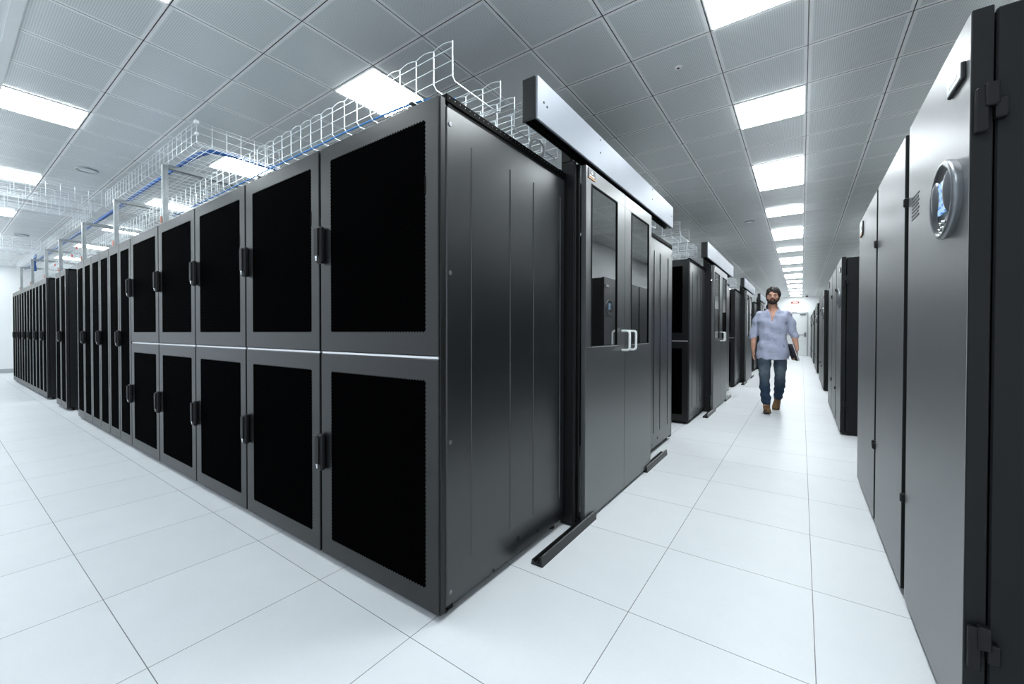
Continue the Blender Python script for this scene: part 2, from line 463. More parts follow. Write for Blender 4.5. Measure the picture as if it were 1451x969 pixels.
def rack_body(t):
    mb = MB()
    # open frame posts, top, bottom and back
    mb.box(-RW+.004, -.004, .050, RD-.004, .05, RH-.012)
    mb.build('cabinet_body', M['inner'], t)
    fr = MB().rbox(-RW+.001, -.001, .045, .075, .03, .052, .003).rbox(-RW+.001, -.001, .031, RD, RH-.012, RH+.008, .003)
    fr.rbox(-RW+.001, -RW+.03, .045, .07, .03, RH-.012, .003).rbox(-.028, -.001, .045, .07, .03, RH-.012, .003)
    fr.build('frame', M['inner'], t)
    for x in (-RW+.07, -.055):
        for y in (.07, RD-.07):
            MB().disc((x, y, .0075), (0,0,1), .024, .015, 14).tube([(x, y, .01), (x, y, .055)], .009, 8).build('levelling_foot', M['black'], t)
def side_panel(t, flip=False):
    """ribbed side panel in the plane x=0, facing +x"""
    prof = [(.034, -.004), (.040, .0), (.178, .0), (.452, .0), (.656, .0), (.936, .0), (.992, .0), (RD, -.004)]
    if flip: ys = lambda y: RD-y+.03
    else: ys = lambda y: y
    cr = [.18, .455, .657, .936]
    Y = [(.036, 0, 0), (.04, 1, 0)]
    last = .05; Y.append((.05, 1, 0))
    for c in cr:
        Y.append((c-.003, 1, .0)); Y.append((c, 1, .0034)); Y.append((c+.003, 1, .0))
    Y.append((.985, 1, .0)); Y.append((.990, 0, 0))
    zs = [.045, .052, .178, .184, 1.848, 1.854, 1.955, 1.962]
    zt = [0, 1, 1, 2, 2, 1, 1, 0]
    vs = []; n = len(Y)
    for z, k in zip(zs, zt):
        for (y, e, d) in Y:
            x = -.006 if (k == 0 or e == 0) else (.0 + (d if k == 2 else 0))
            vs.append((x, ys(y), z))
    fs = [(r*n+c, r*n+c+1, (r+1)*n+c+1, (r+1)*n+c) for r in range(len(zs)-1) for c in range(n-1)]
    sp = MB().add(vs, fs).build('side_panel', M['side'], t)
    for z in (1.895, 1.33, .68, .10):
        MB().disc((.001, ys(.055), z), (1,0,0), .0085, .004, 12).build('screw', M['bezel'], sp)
    for y, z, r in ((.525, .115, .013), (.70, .085, .007), (.33, .055, .007)):
        MB().disc((.001, ys(y), z), (1,0,0), r, .003, 14).build('plug', M['black'], sp)
    # dotted top rail above the panel with a slot beneath
    rl = MB().rbox(-.030, .003, ys(.033) if not flip else ys(.998), ys(.998) if not flip else ys(.033), 1.972, 2.004, .003).build('top_rail', M['gasket'], t)
    mb = MB()
    for k in range(32): mb.disc((.0035, ys(.05+k*.0295), 1.99), (1,0,0), .0017, .001, 8)
    mb.build('rail_holes', M['bezel'], rl)
    MB().rbox(-.020, -.002, ys(.006) if not flip else ys(.034), ys(.034) if not flip else ys(.006), .03, 1.985, .003).build('corner_post', M['black'], t)
def make_split_rack(label, group, side=True):
    t = thing('server_rack', label, 'server rack', group=group)
    rack_body(t)
    for (z0, z1, c0, c1, hz) in ((1.012, 1.985, 1.107, 1.908, 1.43), (.030, 1.000, .118, .913, .44)):
        up = z0 > .5
        d = door_frame(-RW+.006, -.008, z0, z1, (.090, .072, c0-z0, z1-c1)).build('upper_door' if up else 'lower_door', M['rack'], t)
        mesh = zigzag(-RW+.096, -.080, c0, c1, -.0006, .003).build('perforated_insert', M['perf'], d)
        if up:
            MB().rbox(-.0805, -.072, -.0012, .002, 1.63, 1.70, .001).build('bump_stop', M['gasket'], d)
        handle(d, -RW+.028, hz, hz+.175)
    MB().box(-RW+.010, -.012, .004, .03, 1.001, 1.0095).build('divider_strip', M['strip'], t, label='bright metal strip between the doors')
    return t
def make_double_rack(label, group):
    t = thing('server_rack', label, 'server rack', group=group)
    rack_body(t)
    hw = (RW-.008)/2
    for k in (0, 1):
        x0 = -RW+.004+k*(hw+.003); x1 = x0+hw-.003
        d = door_frame(x0, x1, .030, 1.985, (.055, .055, .09, .085)).build('door', M['rack'], t)
        MB().box(x0+.055, x1-.055, -.0006, .003, .12, 1.90).build('perforated_insert', M['perf'], d)
        if k == 1: handle(d, x0+.022, .96, 1.12)
    return t

ge = 'racks with split doors in the near block'
first = make_split_rack('near corner server rack with split perforated doors and ribbed side panel', ge)
side_panel(first)
plain = make_split_rack('split-door server rack in the front row, directly left of the corner rack', ge)
plain.location = (-RW-.002, 0, 0)
nm = ['', '', 'third', 'fourth', 'fifth']
for k in (2, 3, 4):
    dup(plain, (-k*(RW+.002), 0, 0), 'split-door server rack in the front row, %s from the aisle corner' % nm[k], ge)
gd = 'racks with narrow double doors in the long front row'
dbl = make_double_rack('full-height double-door server rack directly left of the split-door racks', gd)
dbl.location = (-5*(RW+.002), 0, 0)
dup(dbl, (-6*(RW+.002), 0, 0), 'full-height double-door server rack, middle of the three beside the split-door racks', gd)
dup(dbl, (-7*(RW+.002), 0, 0), 'double-door server rack at the left end of the near block, before the gap', gd)
# standalone rack and far block
def plain_side(t):
    MB().rbox(-.004, .001, .036, RD, .05, 1.96, .002).build('side_panel', M['cracside'], t)
alone = dup(dbl, (-7.235, 0, 0), 'lone double-door server rack standing between the two gaps of the front row', gd)
plain_side(alone)
o = dup(dbl, (-8.87, 0, 0), 'double-door server rack at the right end of the farthest left block, black side', gd)
plain_side(o); o.scale = (.957, 1, 1)
far = ['second', 'third', 'fourth', 'fifth', 'sixth and last']
for k in range(5):
    q = dup(dbl, (-8.87-(k+1)*.775, 0, 0), 'double-door server rack in the farthest left block, %s from its right end' % far[k], gd); q.scale = (.957, 1, 1)

# ------------------------------------------------------------ containment door of one pod
def make_pod_door(which):
    t = thing('sliding_door', 'sliding door with two glass windows and white handles, %s' % which, 'door', group='sliding containment doors along the aisle')
    for k, (y0, y1, g0, g1) in enumerate(((1.058, 1.690, 1.132, 1.548), (1.693, 2.305, 1.822, 2.238))):
        z0, z1, w0, w1 = .022, 2.052, 1.02, 1.965
        # leaf frame around the window, faces +x
        mb = MB(); X0, X1 = .070, .100
        mb.rbox(X0, X1, y0, y1, z0, w0, .002).rbox(X0, X1, y0, y1, w1, z1, .002).box(X0, X1-.0004, y0+.001, g0, w0-.001, w1+.001).box(X0, X1-.0004, g1, y1-.001, w0-.001, w1+.001)
        lf = mb.build('door_leaf', M['leaf'], t)
        mb = MB().box(X1-.012, X1+.002, g0, g0+.008, w0, w1).box(X1-.012, X1+.002, g1-.010, g1, w0, w1).box(X1-.012, X1+.002, g0, g1, w1-.008, w1).box(X1-.012, X1+.002, g0, g1, w0, w0+.004)
        mb.build('window_gasket', M['gasket'], lf)
        MB().box(X1-.010, X1-.004, g0+.006, g1-.006, w0+.003, w1-.006).build('glass', M['glass'], lf)
        MB().box(X1-.002, X1+.003, g0+.01, g1-.01, w0-.004, w0).build('window_strip', M['strip'], lf)
        hy = 1.635 if k == 0 else 1.765
        pts = []
        for (zc, s) in ((.985, 1), (1.115, -1)):
            arc = [(X1-.004, zc)] + [(X1+.055-.018+.018*math.sin(a), zc+s*(.018-.018*math.cos(a))) for a in [PI/2*q/5 for q in range(6)]]
            pts.append(arc)
        path = [(x, hy, z) for x, z in pts[0]] + [(x, hy, z) for x, z in reversed(pts[1])]
        MB().tube(path, .008, 10).build('handle', M['white'], lf, label='white D-shaped handle')
    pl = MB().rbox(.1005, .1035, 1.082, 1.178, 1.985, 2.045, .001).build('nameplate', M['plate'], t)
    MB().box(.1034, .1042, 1.086, 1.174, 1.989, 1.995).build('stripe', M['orange'], pl)
    mb = MB().tube([(.104, 1.130+.012*math.cos(a)*(.8), 2.024+.009*math.sin(a)) for a in [2*PI*q/14 for q in range(14)]], .002, 4, closed=True)
    mb.box(.1034, .1042, 1.118, 1.142, 2.022, 2.026)
    for q in range(8): mb.box(.1034, .1040, 1.098+q*.0085, 1.104+q*.0085, 2.001, 2.009)
    mb.build('emblem', M['print'], pl)
    # posts either side of the opening
    for (a, b, s) in ((1.004, 1.056, 1), (2.307, 2.372, -1)):
        mb = MB().rbox(-.03, .052, a, a+.018, .004, 2.068, .003).rbox(-.03, .034, a, a+.018, 2.068, 2.16, .003).rbox(-.03, .030, a+.018, b-.014, .004, 2.068, .002).rbox(-.03, .066, b-.012, b+.002, .03, 2.06, .003)
        mb.rbox(.052, .060, a+.002, a+.010, .004, 2.06, .002)
        mb.build('door_post', M['black'], t)
    return t
def make_header(which):
    t = thing('door_header', 'long grey box header over the sliding door, %s' % which, 'header', group='box headers over the sliding doors')
    MB().rbox(.104, .116, .503, 2.925, 2.071, 2.270, .003).build('front_cover', M['header'], t)
    MB().rbox(.036, .1035, .505, 2.92, 2.106, 2.268, .003).build('track_housing', M['black'], t)
    MB().rbox(.037, .103, .499, .504, 2.071, 2.2675, .001).rbox(.042, .098, .4975, .4995, 2.076, 2.245, .0008).build('end_cap', M['rack'], t)
    MB().rbox(.040, .052, .51, 2.91, 2.075, 2.106, .002).rbox(.058, .066, .51, 2.91, 2.080, 2.106, .002).rbox(.090, .1035, .51, 2.91, 2.075, 2.106, .002).build('track_rail', M['gasket'], t)
    for (y, z) in ((.56, 2.168), (.59, 2.160), (1.22, 2.245), (1.22, 2.170), (2.27, 2.25), (2.27, 2.172), (2.87, 2.175)):
        MB().disc((.1165, y, z), (1,0,0), .0055, .003, 12).build('screw', M['black'], t)
    # brackets carrying the header on the door posts
    mb = MB().rbox(-.02, .037, 1.01, 1.05, 2.162, 2.20, .002).rbox(-.02, .037, 2.32, 2.36, 2.162, 2.20, .002)
    mb.build('bracket', M['black'], t)
    return t
def make_rail(which, y0, y1):
    t = thing('floor_rail', 'short dark floor rail %s' % which, 'rail', group='floor guide rails of the sliding doors')
    L = y1-y0
    prof = [(.055, 0), (.118, 0), (.113, .045), (.106, .048), (.104, .012), (.075, .012), (.070, .024), (.060, .024)]
    MB().poly([(x, 0, z) for x, z in prof], (0, L, 0)).build('channel', M['rack'], t)
    mb = MB()
    for yy in (.02, L-.035):
        mb.rbox(.078, .100, yy, yy+.015, .012, .026, .002)
    mb.build('end_stop', M['black'], t)
    t.location = (0, y0, 0)
    return t
def make_light_block(which):
    """added unseen roof and partition that darken the aisle behind the door, and its sill"""
    t = thing('aisle_light_block', 'added dark roof and partition blocking light behind the door glass, %s' % which, 'containment', group='added light blocks behind the door glass')
    MB().rbox(-2.4, -.035, 1.002, 2.378, 2.02, 2.04, .003).build('added_roof', M['black'], t)  # roof and partition added to keep the space behind the glass dark
    MB().rbox(-1.7, -1.68, 1.004, 2.374, .01, 2.018, .003).build('partition', M['inner'], t)
    MB().rbox(.01, .066, 1.058, 2.305, .002, .018, .002).build('sill', M['black'], t)
    return t

# ------------------------------------------------------------ cable trays
def tray_mesh(L, W, H=.155, pitch=.1057, r=.0027, nb=None, end_cap=False, both=True):
    """wire mesh tray along -x from x=0, floor at z=0, y 0..W"""
    mb = MB()
    n = int(L/pitch)
    for k in range(n+1):
        x = -k*pitch
        mb.tube([(x, 0, H), (x, 0, .014), (x, .014, 0), (x, W-.014, 0), (x, W, .014), (x, W, H)], r, 4, smooth=False)
    xe = -n*pitch
    hs = [H*.83, H*.5, H*.13]
    for y in (0, W):
        for h in hs: mb.rod((0, y, h), (xe, y, h), r*.85)
        pts = []
        for k in range(n):
            for q, dz in ((0, 0), (.25, .008), (.5, .011), (.75, .008)):
                pts.append((-(k+q)*pitch, y, H+dz-.004))
        pts.append((xe, y, H-.004))
        mb.tube(pts, r*.85, 4, smooth=False)
    m = nb or max(2, int(round(W/.05)))
    for q in range(1, m): mb.rod((0, W*q/m, 0), (xe, W*q/m, 0), r*.85)
    if end_cap:
        for h in hs+[H, 0.01]: mb.rod((0, 0, h), (0, W, h), r*.85)
        for q in range(1, 6): mb.rod((0, W*q/6, 0), (0, W*q/6, H), r)
    return mb
def cable(pts, r=.006, n=6):
    # catmull-rom through points
    P = [Vector(p) for p in pts]; out = []
    for i in range(len(P)-1):
        a = P[max(i-1, 0)]; b = P[i]; c = P[i+1]; d = P[min(i+2, len(P)-1)]
        for q in range(8):
            t = q/8
            out.append(.5*((2*b)+(-a+c)*t+(2*a-5*b+4*c-d)*t*t+(-a+3*b-3*c+d)*t**3))
    out.append(P[-1]); return out

gt = 'wire cable trays over the racks'
def feet(o, L, W, h):
    n = max(2, int(L/1.2))
    for k in range(n):
        x = -.25-k*(L-.45)/max(1, n-1)*.98
        MB().rbox(x-.012, x+.012, .0, W, -.012, -.004, .001).rbox(x-.010, x+.010, W*.5-.01, W*.5+.01, -h, -.012, .001).build('standoff', M['galv'], o)
def place_tray(name_label, loc, L, W, rot=0., **k):
    o = tray_mesh(L, W, **k).build('cable_tray', M['wire'])
    o.location = loc; o.rotation_euler = (0, 0, rot)
    if rot == 0 and loc[2] < 2.2: feet(o, L, W, loc[2]-1.9935)
    return tag(o, name_label, 'cable tray', gt)
place_tray('long wire cable tray on top of the front rack row, starting at the near corner', (-.05, .122, 2.114), 6.4, .323)
place_tray('low wire cable tray on top of the far left rack blocks', (-6.55, .122, 2.114), 7.0, .323, pitch=.1057)
place_tray('short wire tray end behind the long near tray, seen over the corner rack side panel', (-.05, .56, 2.092), 1.0, .128)
place_tray('short wire tray end half hidden by the start of the door header', (-.05, .86, 2.086), .55, .137)
place_tray('upper wide wire tray raised on grey brackets, with blue cables along it', (-2.6, .07, 2.508), 2.75, .60, H=.175, end_cap=True, nb=14, r=.0022)
place_tray('upper wide wire tray continuing left beyond the junction, on brackets', (-6.05, .07, 2.508), 7.6, .60, H=.175, nb=10, r=.0022)
for i, (x, lab) in enumerate(((-5.29, 'high wire tray crossing the left walkway, nearest of the crossing trays'), (-5.86, 'high wire tray crossing the left walkway, second nearest of the crossing trays'),
        (-9.65, 'high wire tray crossing the left walkway, third nearest of the crossing trays'), (-10.3, 'high wire tray crossing the left walkway, fourth nearest of the crossing trays'),
        (-12.9, 'high wire tray crossing the left walkway, farthest near the left wall'))):
    # run along -y : local -x -> world -y  (rotate +90 deg), local y -> world -x
    z = 2.508 if i < 2 else 2.52
    o = place_tray(lab, (x, .03, z), 3.35, .34, rot=PI/2, H=.165)
    for xx in (-.9, -2.6):
        MB().rbox(xx-.012, xx+.012, -.012, .352, -.016, -.004, .002).rod((xx, -.008, -.01), (xx, -.008, HC-z-.002), .003).rod((xx, .348, -.01), (xx, .348, HC-z-.002), .003).build('hanger', M['galv'], o)
# clips of the upper tray corner
tg = thing('tray_coupler', 'white clips joining the near end corner of the upper wire tray', 'clip', (-2.6, .07, 2.508))
MB().rbox(-.015, .015, -.015, .015, .155, .18, .004).build('upper_clip', M['print'], tg)
MB().rbox(-.013, .013, -.013, .013, .07, .09, .004).build('lower_clip', M['print'], tg)

def bracket(x, label, foot=True):
    t = thing('tray_bracket', label, 'bracket', (x, .03, 2.0), group='grey brackets carrying the upper tray')
    MB().rbox(-.021, .021, -.008, .006, 0.0, .49, .002).box(-.021, -.015, .006, .030, .0, .488).box(.015, .021, .006, .030, .0, .488).build('post', M['galv'], t)
    MB().rbox(-.020, .020, .0305, .90, .462, .478, .002).box(-.020, -.015, .031, .90, .478, .496).box(.015, .020, .031, .90, .478, .496).build('arm', M['galv'], t)
    MB().rbox(-.021, .021, .86, .90, 0.0, .4615, .002).build('rear_post', M['galv'], t)
    MB().rbox(-.014, .004, -.020, -.008, .005, .06, .002).build('clip', M['pink'], t, label='small copper red clip at the foot')
for k, (x, lb) in enumerate(((-3.215, 'nearest'), (-4.75, 'second nearest'), (-6.30, 'third nearest'), (-7.90, 'fourth nearest'), (-9.20, 'fifth nearest'), (-10.80, 'sixth nearest'), (-12.40, 'farthest'))):
    bracket(x, 'grey bracket on the front rack row holding the upper tray, %s' % lb)

# cables
mb = MB()
for q in range(4):
    dy = .016*(q % 2); dz = .014*(q//2)
    mb.tube(cable([(-13.2, .16+dy, 2.525+dz), (-9, .15+dy, 2.525+dz), (-5.5, .16+dy, 2.525+dz), (-3.6, .15+dy, 2.525+dz), (-2.82, .17+dy, 2.525+dz), (-2.67-dy, .30, 2.525+dz), (-2.66-dy, .55, 2.525+dz), (-2.62-dy, .72, 2.50+dz), (-2.50, .78+dy, 2.3), (-2.4, .78+dy, 2.15)]), .0085, 6)
tag(mb.build('cable_bundle', M['blue']), 'thick dark blue cable bundle along the upper wire tray, bending round its end', 'cables')
mb = MB()
for q in range(1):
    mb.tube(cable([(-3.4, .15+q*.014, 2.122), (-2.7, .15+q*.012, 2.124), (-2.0, .145+q*.014, 2.122), (-1.5, .14+q*.012, 2.123), (-1.05, .14+q*.016, 2.123), (-.75, .145+q*.012, 2.128), (-.3, .16+q*.02, 2.122), (-.14, .24+q*.012, 2.123)]), .0045, 6)
tag(mb.build('blue_cable', M['bluep']), 'thin bright blue cable along the long near tray above the corner rack', 'cable')
mb = MB()
for q in range(3):
    mb.tube(cable([(-.12, .10+q*.05, 2.012), (-.04-q*.01, .30, 2.010), (-.05, .55+q*.03, 2.012), (-.06, .80+q*.02, 2.03), (-.09, .90+q*.02, 2.05), (-.3, .93, 2.04)]), .0045, 6)
tag(mb.build('blue_cable', M['bluep']), 'loose blue cables lying under the dotted top rail of the corner rack', 'cable')
t = thing('cable_coil', 'coiled white cable on the corner rack roof, behind the door header', 'cable', (-.07, .80, 2.035))
mb = MB()
for q in range(5):
    mb.tube([( .04*math.sin(a)*.3, (.075-.004*q)*math.cos(a), .05+(.045-.003*q)*math.sin(a)+.002*q) for a in [2*PI*k/24 for k in range(24)]], .004, 5, closed=True)
mb.build('coil', M['print'], t)
mb = MB().tube(cable([(-10.92, .10, 2.60), (-10.92, .085, 2.52), (-10.92, .08, 2.40), (-10.92, .082, 2.28)]), [.02]*17+[.028]*8, 8)
tag(mb.build('cable_loop', M['blue']), 'dark blue cable loop hanging below the upper tray near the left wall', 'cable')
for k, x in enumerate((-6.9, -7.25, -7.6, -8.6, -9.0)):
    o = MB().rbox(-.018, .018, -.006, .006, -.02, .02, .003).build('red_clip', M['red']); o.location = (x, .116, 2.30 if k % 2 else 2.22)
    tag(o, 'small red clip on the wire tray over the far racks, %s from the camera' % ['first', 'second', 'third', 'fourth', 'fifth'][k], 'clip', 'red clips on the far trays')
for k, (x, y) in enumerate(((-.85, .10), (-1.72, .10), (-1.85, .11), (-2.55, .10))):
    o = MB().rbox(-.035, .035, -.012, .03, 0, .028, .006).rbox(-.015, .05, -.006, .02, .02, .036, .005).build('cable_gland', M['handle']); o.location = (x, y-.02, 1.9935)
    tag(o, 'black rubber gland on the front row rack roof, %s from the corner' % ['first', 'second', 'third', 'fourth'][k], 'gland', 'black glands on the rack roofs')

# ------------------------------------------------------------ pods along the aisle
PITCH = 4.18
podn = ['at the near block', 'at the second block', 'at the third block', 'at the fourth block', 'at the farthest block']
door0 = make_pod_door(podn[0]); head0 = make_header(podn[0])
railA = make_rail('left of the near sliding door', .552, 1.178)
railB = make_rail('right of the near sliding door', 2.168, 2.765)
lightblock0 = make_light_block(podn[0])
# second rack row of the near block, its end rack turned with its doors to the cross passage
def make_end_rack(label):
    """end rack of a back row: ribbed side to the aisle, doors facing +y"""
    t = thing('server_rack', label, 'server rack', group='end racks of the back rows')
    rack_body(t)
    side_panel(t)
    for (z0, z1, nmn) in ((.03, 1.0, 'lower_door'), (1.012, 1.985, 'upper_door')):
        d = door_frame(-RW+.004, -.006, z0, z1, (.092, .074, .09, .08)).build(nmn, M['rack'], t)
        MB().box(-RW+.096, -.080, -.0006, .003, z0+.09, z1-.08).build('perforated_insert', M['perf'], d)
        handle(d, -RW+.028, z0+.40, z0+.575)
    return t
def mirror_y(t):
    """racks of the back row face the other way : mirror meshes through the rack centre"""
    for c in kids(t):
        for o in [c]+kids(c)+[g for k in kids(c) for g in kids(k)]:
            me = o.data
            if me.get('mir'): continue
            for v in me.vertices: v.co.y = -v.co.y
            me.flip_normals(); me['mir'] = 1
eb = make_end_rack('end server rack right behind the near sliding door, ribbed grey side panel')
mirror_y(eb); eb.location = (0, 3.392, 0)
dup(first, (0, PITCH, 0), 'first end server rack of the second block, dark split doors facing the passage', ge)
dup(plain, (-RW-.002, PITCH, 0), 'server rack of the second block behind its end rack, mostly hidden', ge)
tshort = place_tray('short wire tray over the back end rack of the near block', (-.05, 2.62, 2.10), 1.6, .32)
for k in range(1, 5):
    y = k*PITCH
    dup(door0, (0, y, 0), 'sliding door with two glass windows and white handles, %s' % podn[k])
    dup(head0, (0, y, 0), 'long grey box header over the sliding door, %s' % podn[k])
    dup(railA, (0, y+.552, 0), 'short dark floor rail left of the sliding door %s' % podn[k])
    dup(railB, (0, y+2.168, 0), 'short dark floor rail right of the sliding door %s' % podn[k])
    dup(lightblock0, (0, y, 0), 'added dark roof and partition blocking light behind the door glass, %s' % podn[k])
    dup(eb, (0, y+3.392, 0), 'ribbed end server rack just beyond the sliding door %s' % podn[k])
    if k > 1: dup(first, (0, y, 0), 'ribbed end server rack just before the sliding door %s' % podn[k], ge)
    for (dy, w) in ((.122, .323), (.56, .128), (2.62, .32)):
        if dy == .56 and k > 2: continue
        o = tshort.copy() if w > .3 else None
        if o is None:
            o = tray_mesh(1.5, w).build('cable_tray', M['wire'])
        else: C.objects.link(o)
        feet(o, 1.5, w, .1065)
        o.location = (-.05, y+dy, 2.10)
        tag(o, 'short wire tray on the racks %s, %s' % (podn[k], {.122: 'over its first rack edge', .56: 'middle of that rack', 2.62: 'beyond the door header'}[dy]), 'cable tray', gt)
# raised second tray seen above the second block
place_tray('raised wire tray above the passage side of the second block', (-.12, PITCH+.05, 2.30), 1.6, .5, H=.16)

# ------------------------------------------------------------ cooling units on the right
def make_crac():
    t = thing('cooling_unit', 'tall cooling unit', 'cooling unit', group='tall cooling units along the right wall')
    Z0, Z1 = .028, 1.922
    MB().rbox(.045, .90, .004, 2.476, .03, 1.915, .004).build('cabinet_body', M['cracside'], t)
    MB().box(.05, .88, .02, 2.45, .0, .03).build('plinth', M['black'], t)
    pans = ((0, .737), (.815, 1.560), (1.618, 2.478))
    for k, (a, b) in enumerate(pans):
        mb = MB().mat(M['cracside']).rbox(.0012, .040, a, b, Z0, Z1, .002).mat(M['crac']).box(.0, .0016, a+.003, b-.003, Z0+.003, Z1-.003)
        d = mb.build('front_panel', None, t)
        if k == 0:
            # oval control display
            c = (.166, 1.486)  # y, z centre
            def fn(dv, p): return p
            bz = MB()
            n = 40
            def ring(ry, rz, x): return [(x, c[0]+ry*math.cos(2*PI*i/n), c[1]+rz*math.sin(2*PI*i/n)) for i in range(n)]
            def loft(mb, rs, cap=True):
                vs = [p for r in rs for p in r]
                fs = [(r*n+i, r*n+(i+1) % n, (r+1)*n+(i+1) % n, (r+1)*n+i) for r in range(len(rs)-1) for i in range(n)]
                if cap: fs.append(tuple((len(rs)-1)*n+i for i in range(n)))
                mb.add(vs, fs, True)
            loft(bz, [ring(.124, .108, .0), ring(.127, .111, -.010), ring(.127, .111, -.016), ring(.121, .106, -.021), ring(.114, .100, -.022), ring(.110, .096, -.019)], False)
            bo = bz.build('display_bezel', M['bezel'], d)
            ib = MB(); loft(ib, [ring(.111, .097, -.0195), ring(.095, .083, -.013)]); ib.build('bezel_face', M['bezeld'], bo)
            # side wings left and right of the screen
            for s in (-1, 1):
                w = MB(); pts = []
                cols = 10; rows = 14
                vs = []
                for i in range(rows+1):
                    v = -1+2*i/rows; zz = c[1]+.012+v*.062
                    ro = .095*math.sqrt(max(0, 1-(v*.72)**2)); ri = .030+.034*v*v*1.0
                    ri = min(ri, ro-.002)
                    for j in range(cols+1):
                        u = j/cols; yy = c[0]+s*(ri+(ro-ri)*u)
                        vs.append((-.012-.016*math.sin(PI*min(1, u*.9+.08))*math.sqrt(max(0, 1-v*v*.96)), yy, zz))
                fs = [(i*(cols+1)+j, i*(cols+1)+j+1, (i+1)*(cols+1)+j+1, (i+1)*(cols+1)+j) for i in range(rows) for j in range(cols)]
                w.add(vs, fs, True); w.build('bezel_wing', M['bezel'], bo)
            MB().box(-.017, -.011, c[0]-.044, c[0]+.044, c[1]-.036, c[1]+.056).build('screen', M['screen'], bo, label='lit pale blue screen')
            kb = MB()
            for (dy, dz) in ((-.03, -.068), (-.01, -.064), (.012, -.066), (-.02, -.082), (0, -.080), (.022, -.082), (0.002, -.094)):
                kb.ell((-.017, c[0]+dy, c[1]+dz), (.004, .0055, .0045), 8, 6)
            kb.build('keypad', M['chrome'], bo)
            # grey nameplate, upper
            pl = MB().mat(M['plate']).rbox(-.009, .0, .035, .165, 1.772, 1.816, .002).mat(M['plateg']).box(-.0102, -.0088, .040, .163, 1.777, 1.816).build('nameplate', None, d)
            mb2 = MB()
            for q in range(7): mb2.box(-.0110, -.0100, .068+q*.011, .076+q*.011, 1.790, 1.804)
            mb2.build('nameplate_marks', M['print'], pl)
            # text label near the far edge
            mb2 = MB()
            for q in range(7): mb2.box(-.0012, .0, .555+.01*(q % 2), .675, 1.535+q*.0135, 1.541+q*.0135)
            mb2.build('text_label', M['ink'], d)
        if k == 2:
            pl = MB().rbox(-.007, .0, .62+1.618, .76+1.618, 1.79, 1.885, .002).build('nameplate', M['plate'], d)
            MB().box(-.0078, -.0065, .63+1.618, .75+1.618, 1.797, 1.807).build('stripe', M['orange'], pl)
            mb2 = MB().tube([(-.0075, 2.308+.018*math.cos(a), 1.852+.014*math.sin(a)) for a in [2*PI*q/14 for q in range(14)]], .0025, 4, closed=True).box(-.0078, -.0065, 2.292, 2.324, 1.850, 1.854)
            for q in range(7): mb2.box(-.0078, -.0065, 2.262+q*.014, 2.272+q*.014, 1.818, 1.829)
            mb2.build('emblem', M['print'], pl)
    for (a, b) in ((.739, .813), (1.562, 1.616)):
        MB().rbox(.012, .044, a, b, .028, 1.92, .002).build('gap_post', M['inner'], t)
    for (y, zs) in ((.752, (1.628, .43)), (1.592, (1.61, .47)), (1.572, (1.60, .46))):
        for z in zs:
            MB().rbox(-.014, .014, y-.012, y+.012, z-.018, z+.018, .005).build('latch', M['handle'], t)
    for z in (1.66, .30):
        mb = MB().rbox(.006, .030, -.018, -.001, z-.055, z+.055, .003).rbox(.022, .046, -.024, -.001, z+.004, z+.062, .003).rbox(.040, .062, -.020, .004, z-.028, z+.022, .003)
        mb.build('hinge', M['handle'], t)
    return t
cr = make_crac(); cr.location = (XR, .445, 0); cr['label'] = 'nearest tall cooling unit on the right with oval display, filling the right edge'
un = ['second', 'third', 'fourth', 'fifth', 'farthest']
for k in range(5):
    y = 4.62+k*4.15
    dup(cr, (XR, y, 0), 'tall black cooling unit with oval display along the right wall, %s from the camera' % un[k])

# ------------------------------------------------------------ the walking man
MX, MY = .762, 5.88
def loft_rings(mb, rings, n=24):
    """rings: list of (centre, u-axis vec*ru, v-axis vec*rv)"""
    vs = []
    for c, u, v in rings:
        c = Vector(c); u = Vector(u); v = Vector(v)
        for k in range(n):
            a = 2*PI*k/n; vs.append(c+u*math.cos(a)+v*math.sin(a))
    N = len(rings)
    fs = [(i*n+k, i*n+(k+1) % n, (i+1)*n+(k+1) % n, (i+1)*n+k) for i in range(N-1) for k in range(n)]
    fs += [tuple(range(n-1, -1, -1)), tuple((N-1)*n+k for k in range(n))]
    return mb.add(vs, fs, True)
def limb(mb, pts, rad, n=16):
    """tapered limb with round ends"""
    P = [Vector(p) for p in pts]; out = []; rr = []
    for i in range(len(P)-1):
        a = P[max(i-1, 0)]; b = P[i]; c = P[i+1]; d = P[min(i+2, len(P)-1)]
        for q in range(6):
            t = q/6
            out.append(.5*((2*b)+(-a+c)*t+(2*a-5*b+4*c-d)*t*t+(-a+3*b-3*c+d)*t**3)); rr.append(rad[i]*(1-t)+rad[i+1]*t)
    out.append(P[-1]); rr.append(rad[-1])
    mb.ell(out[0], (rr[0],)*3, 12, 8); mb.ell(out[-1], (rr[-1],)*3, 12, 8)
    return mb.tube(out, rr, n)
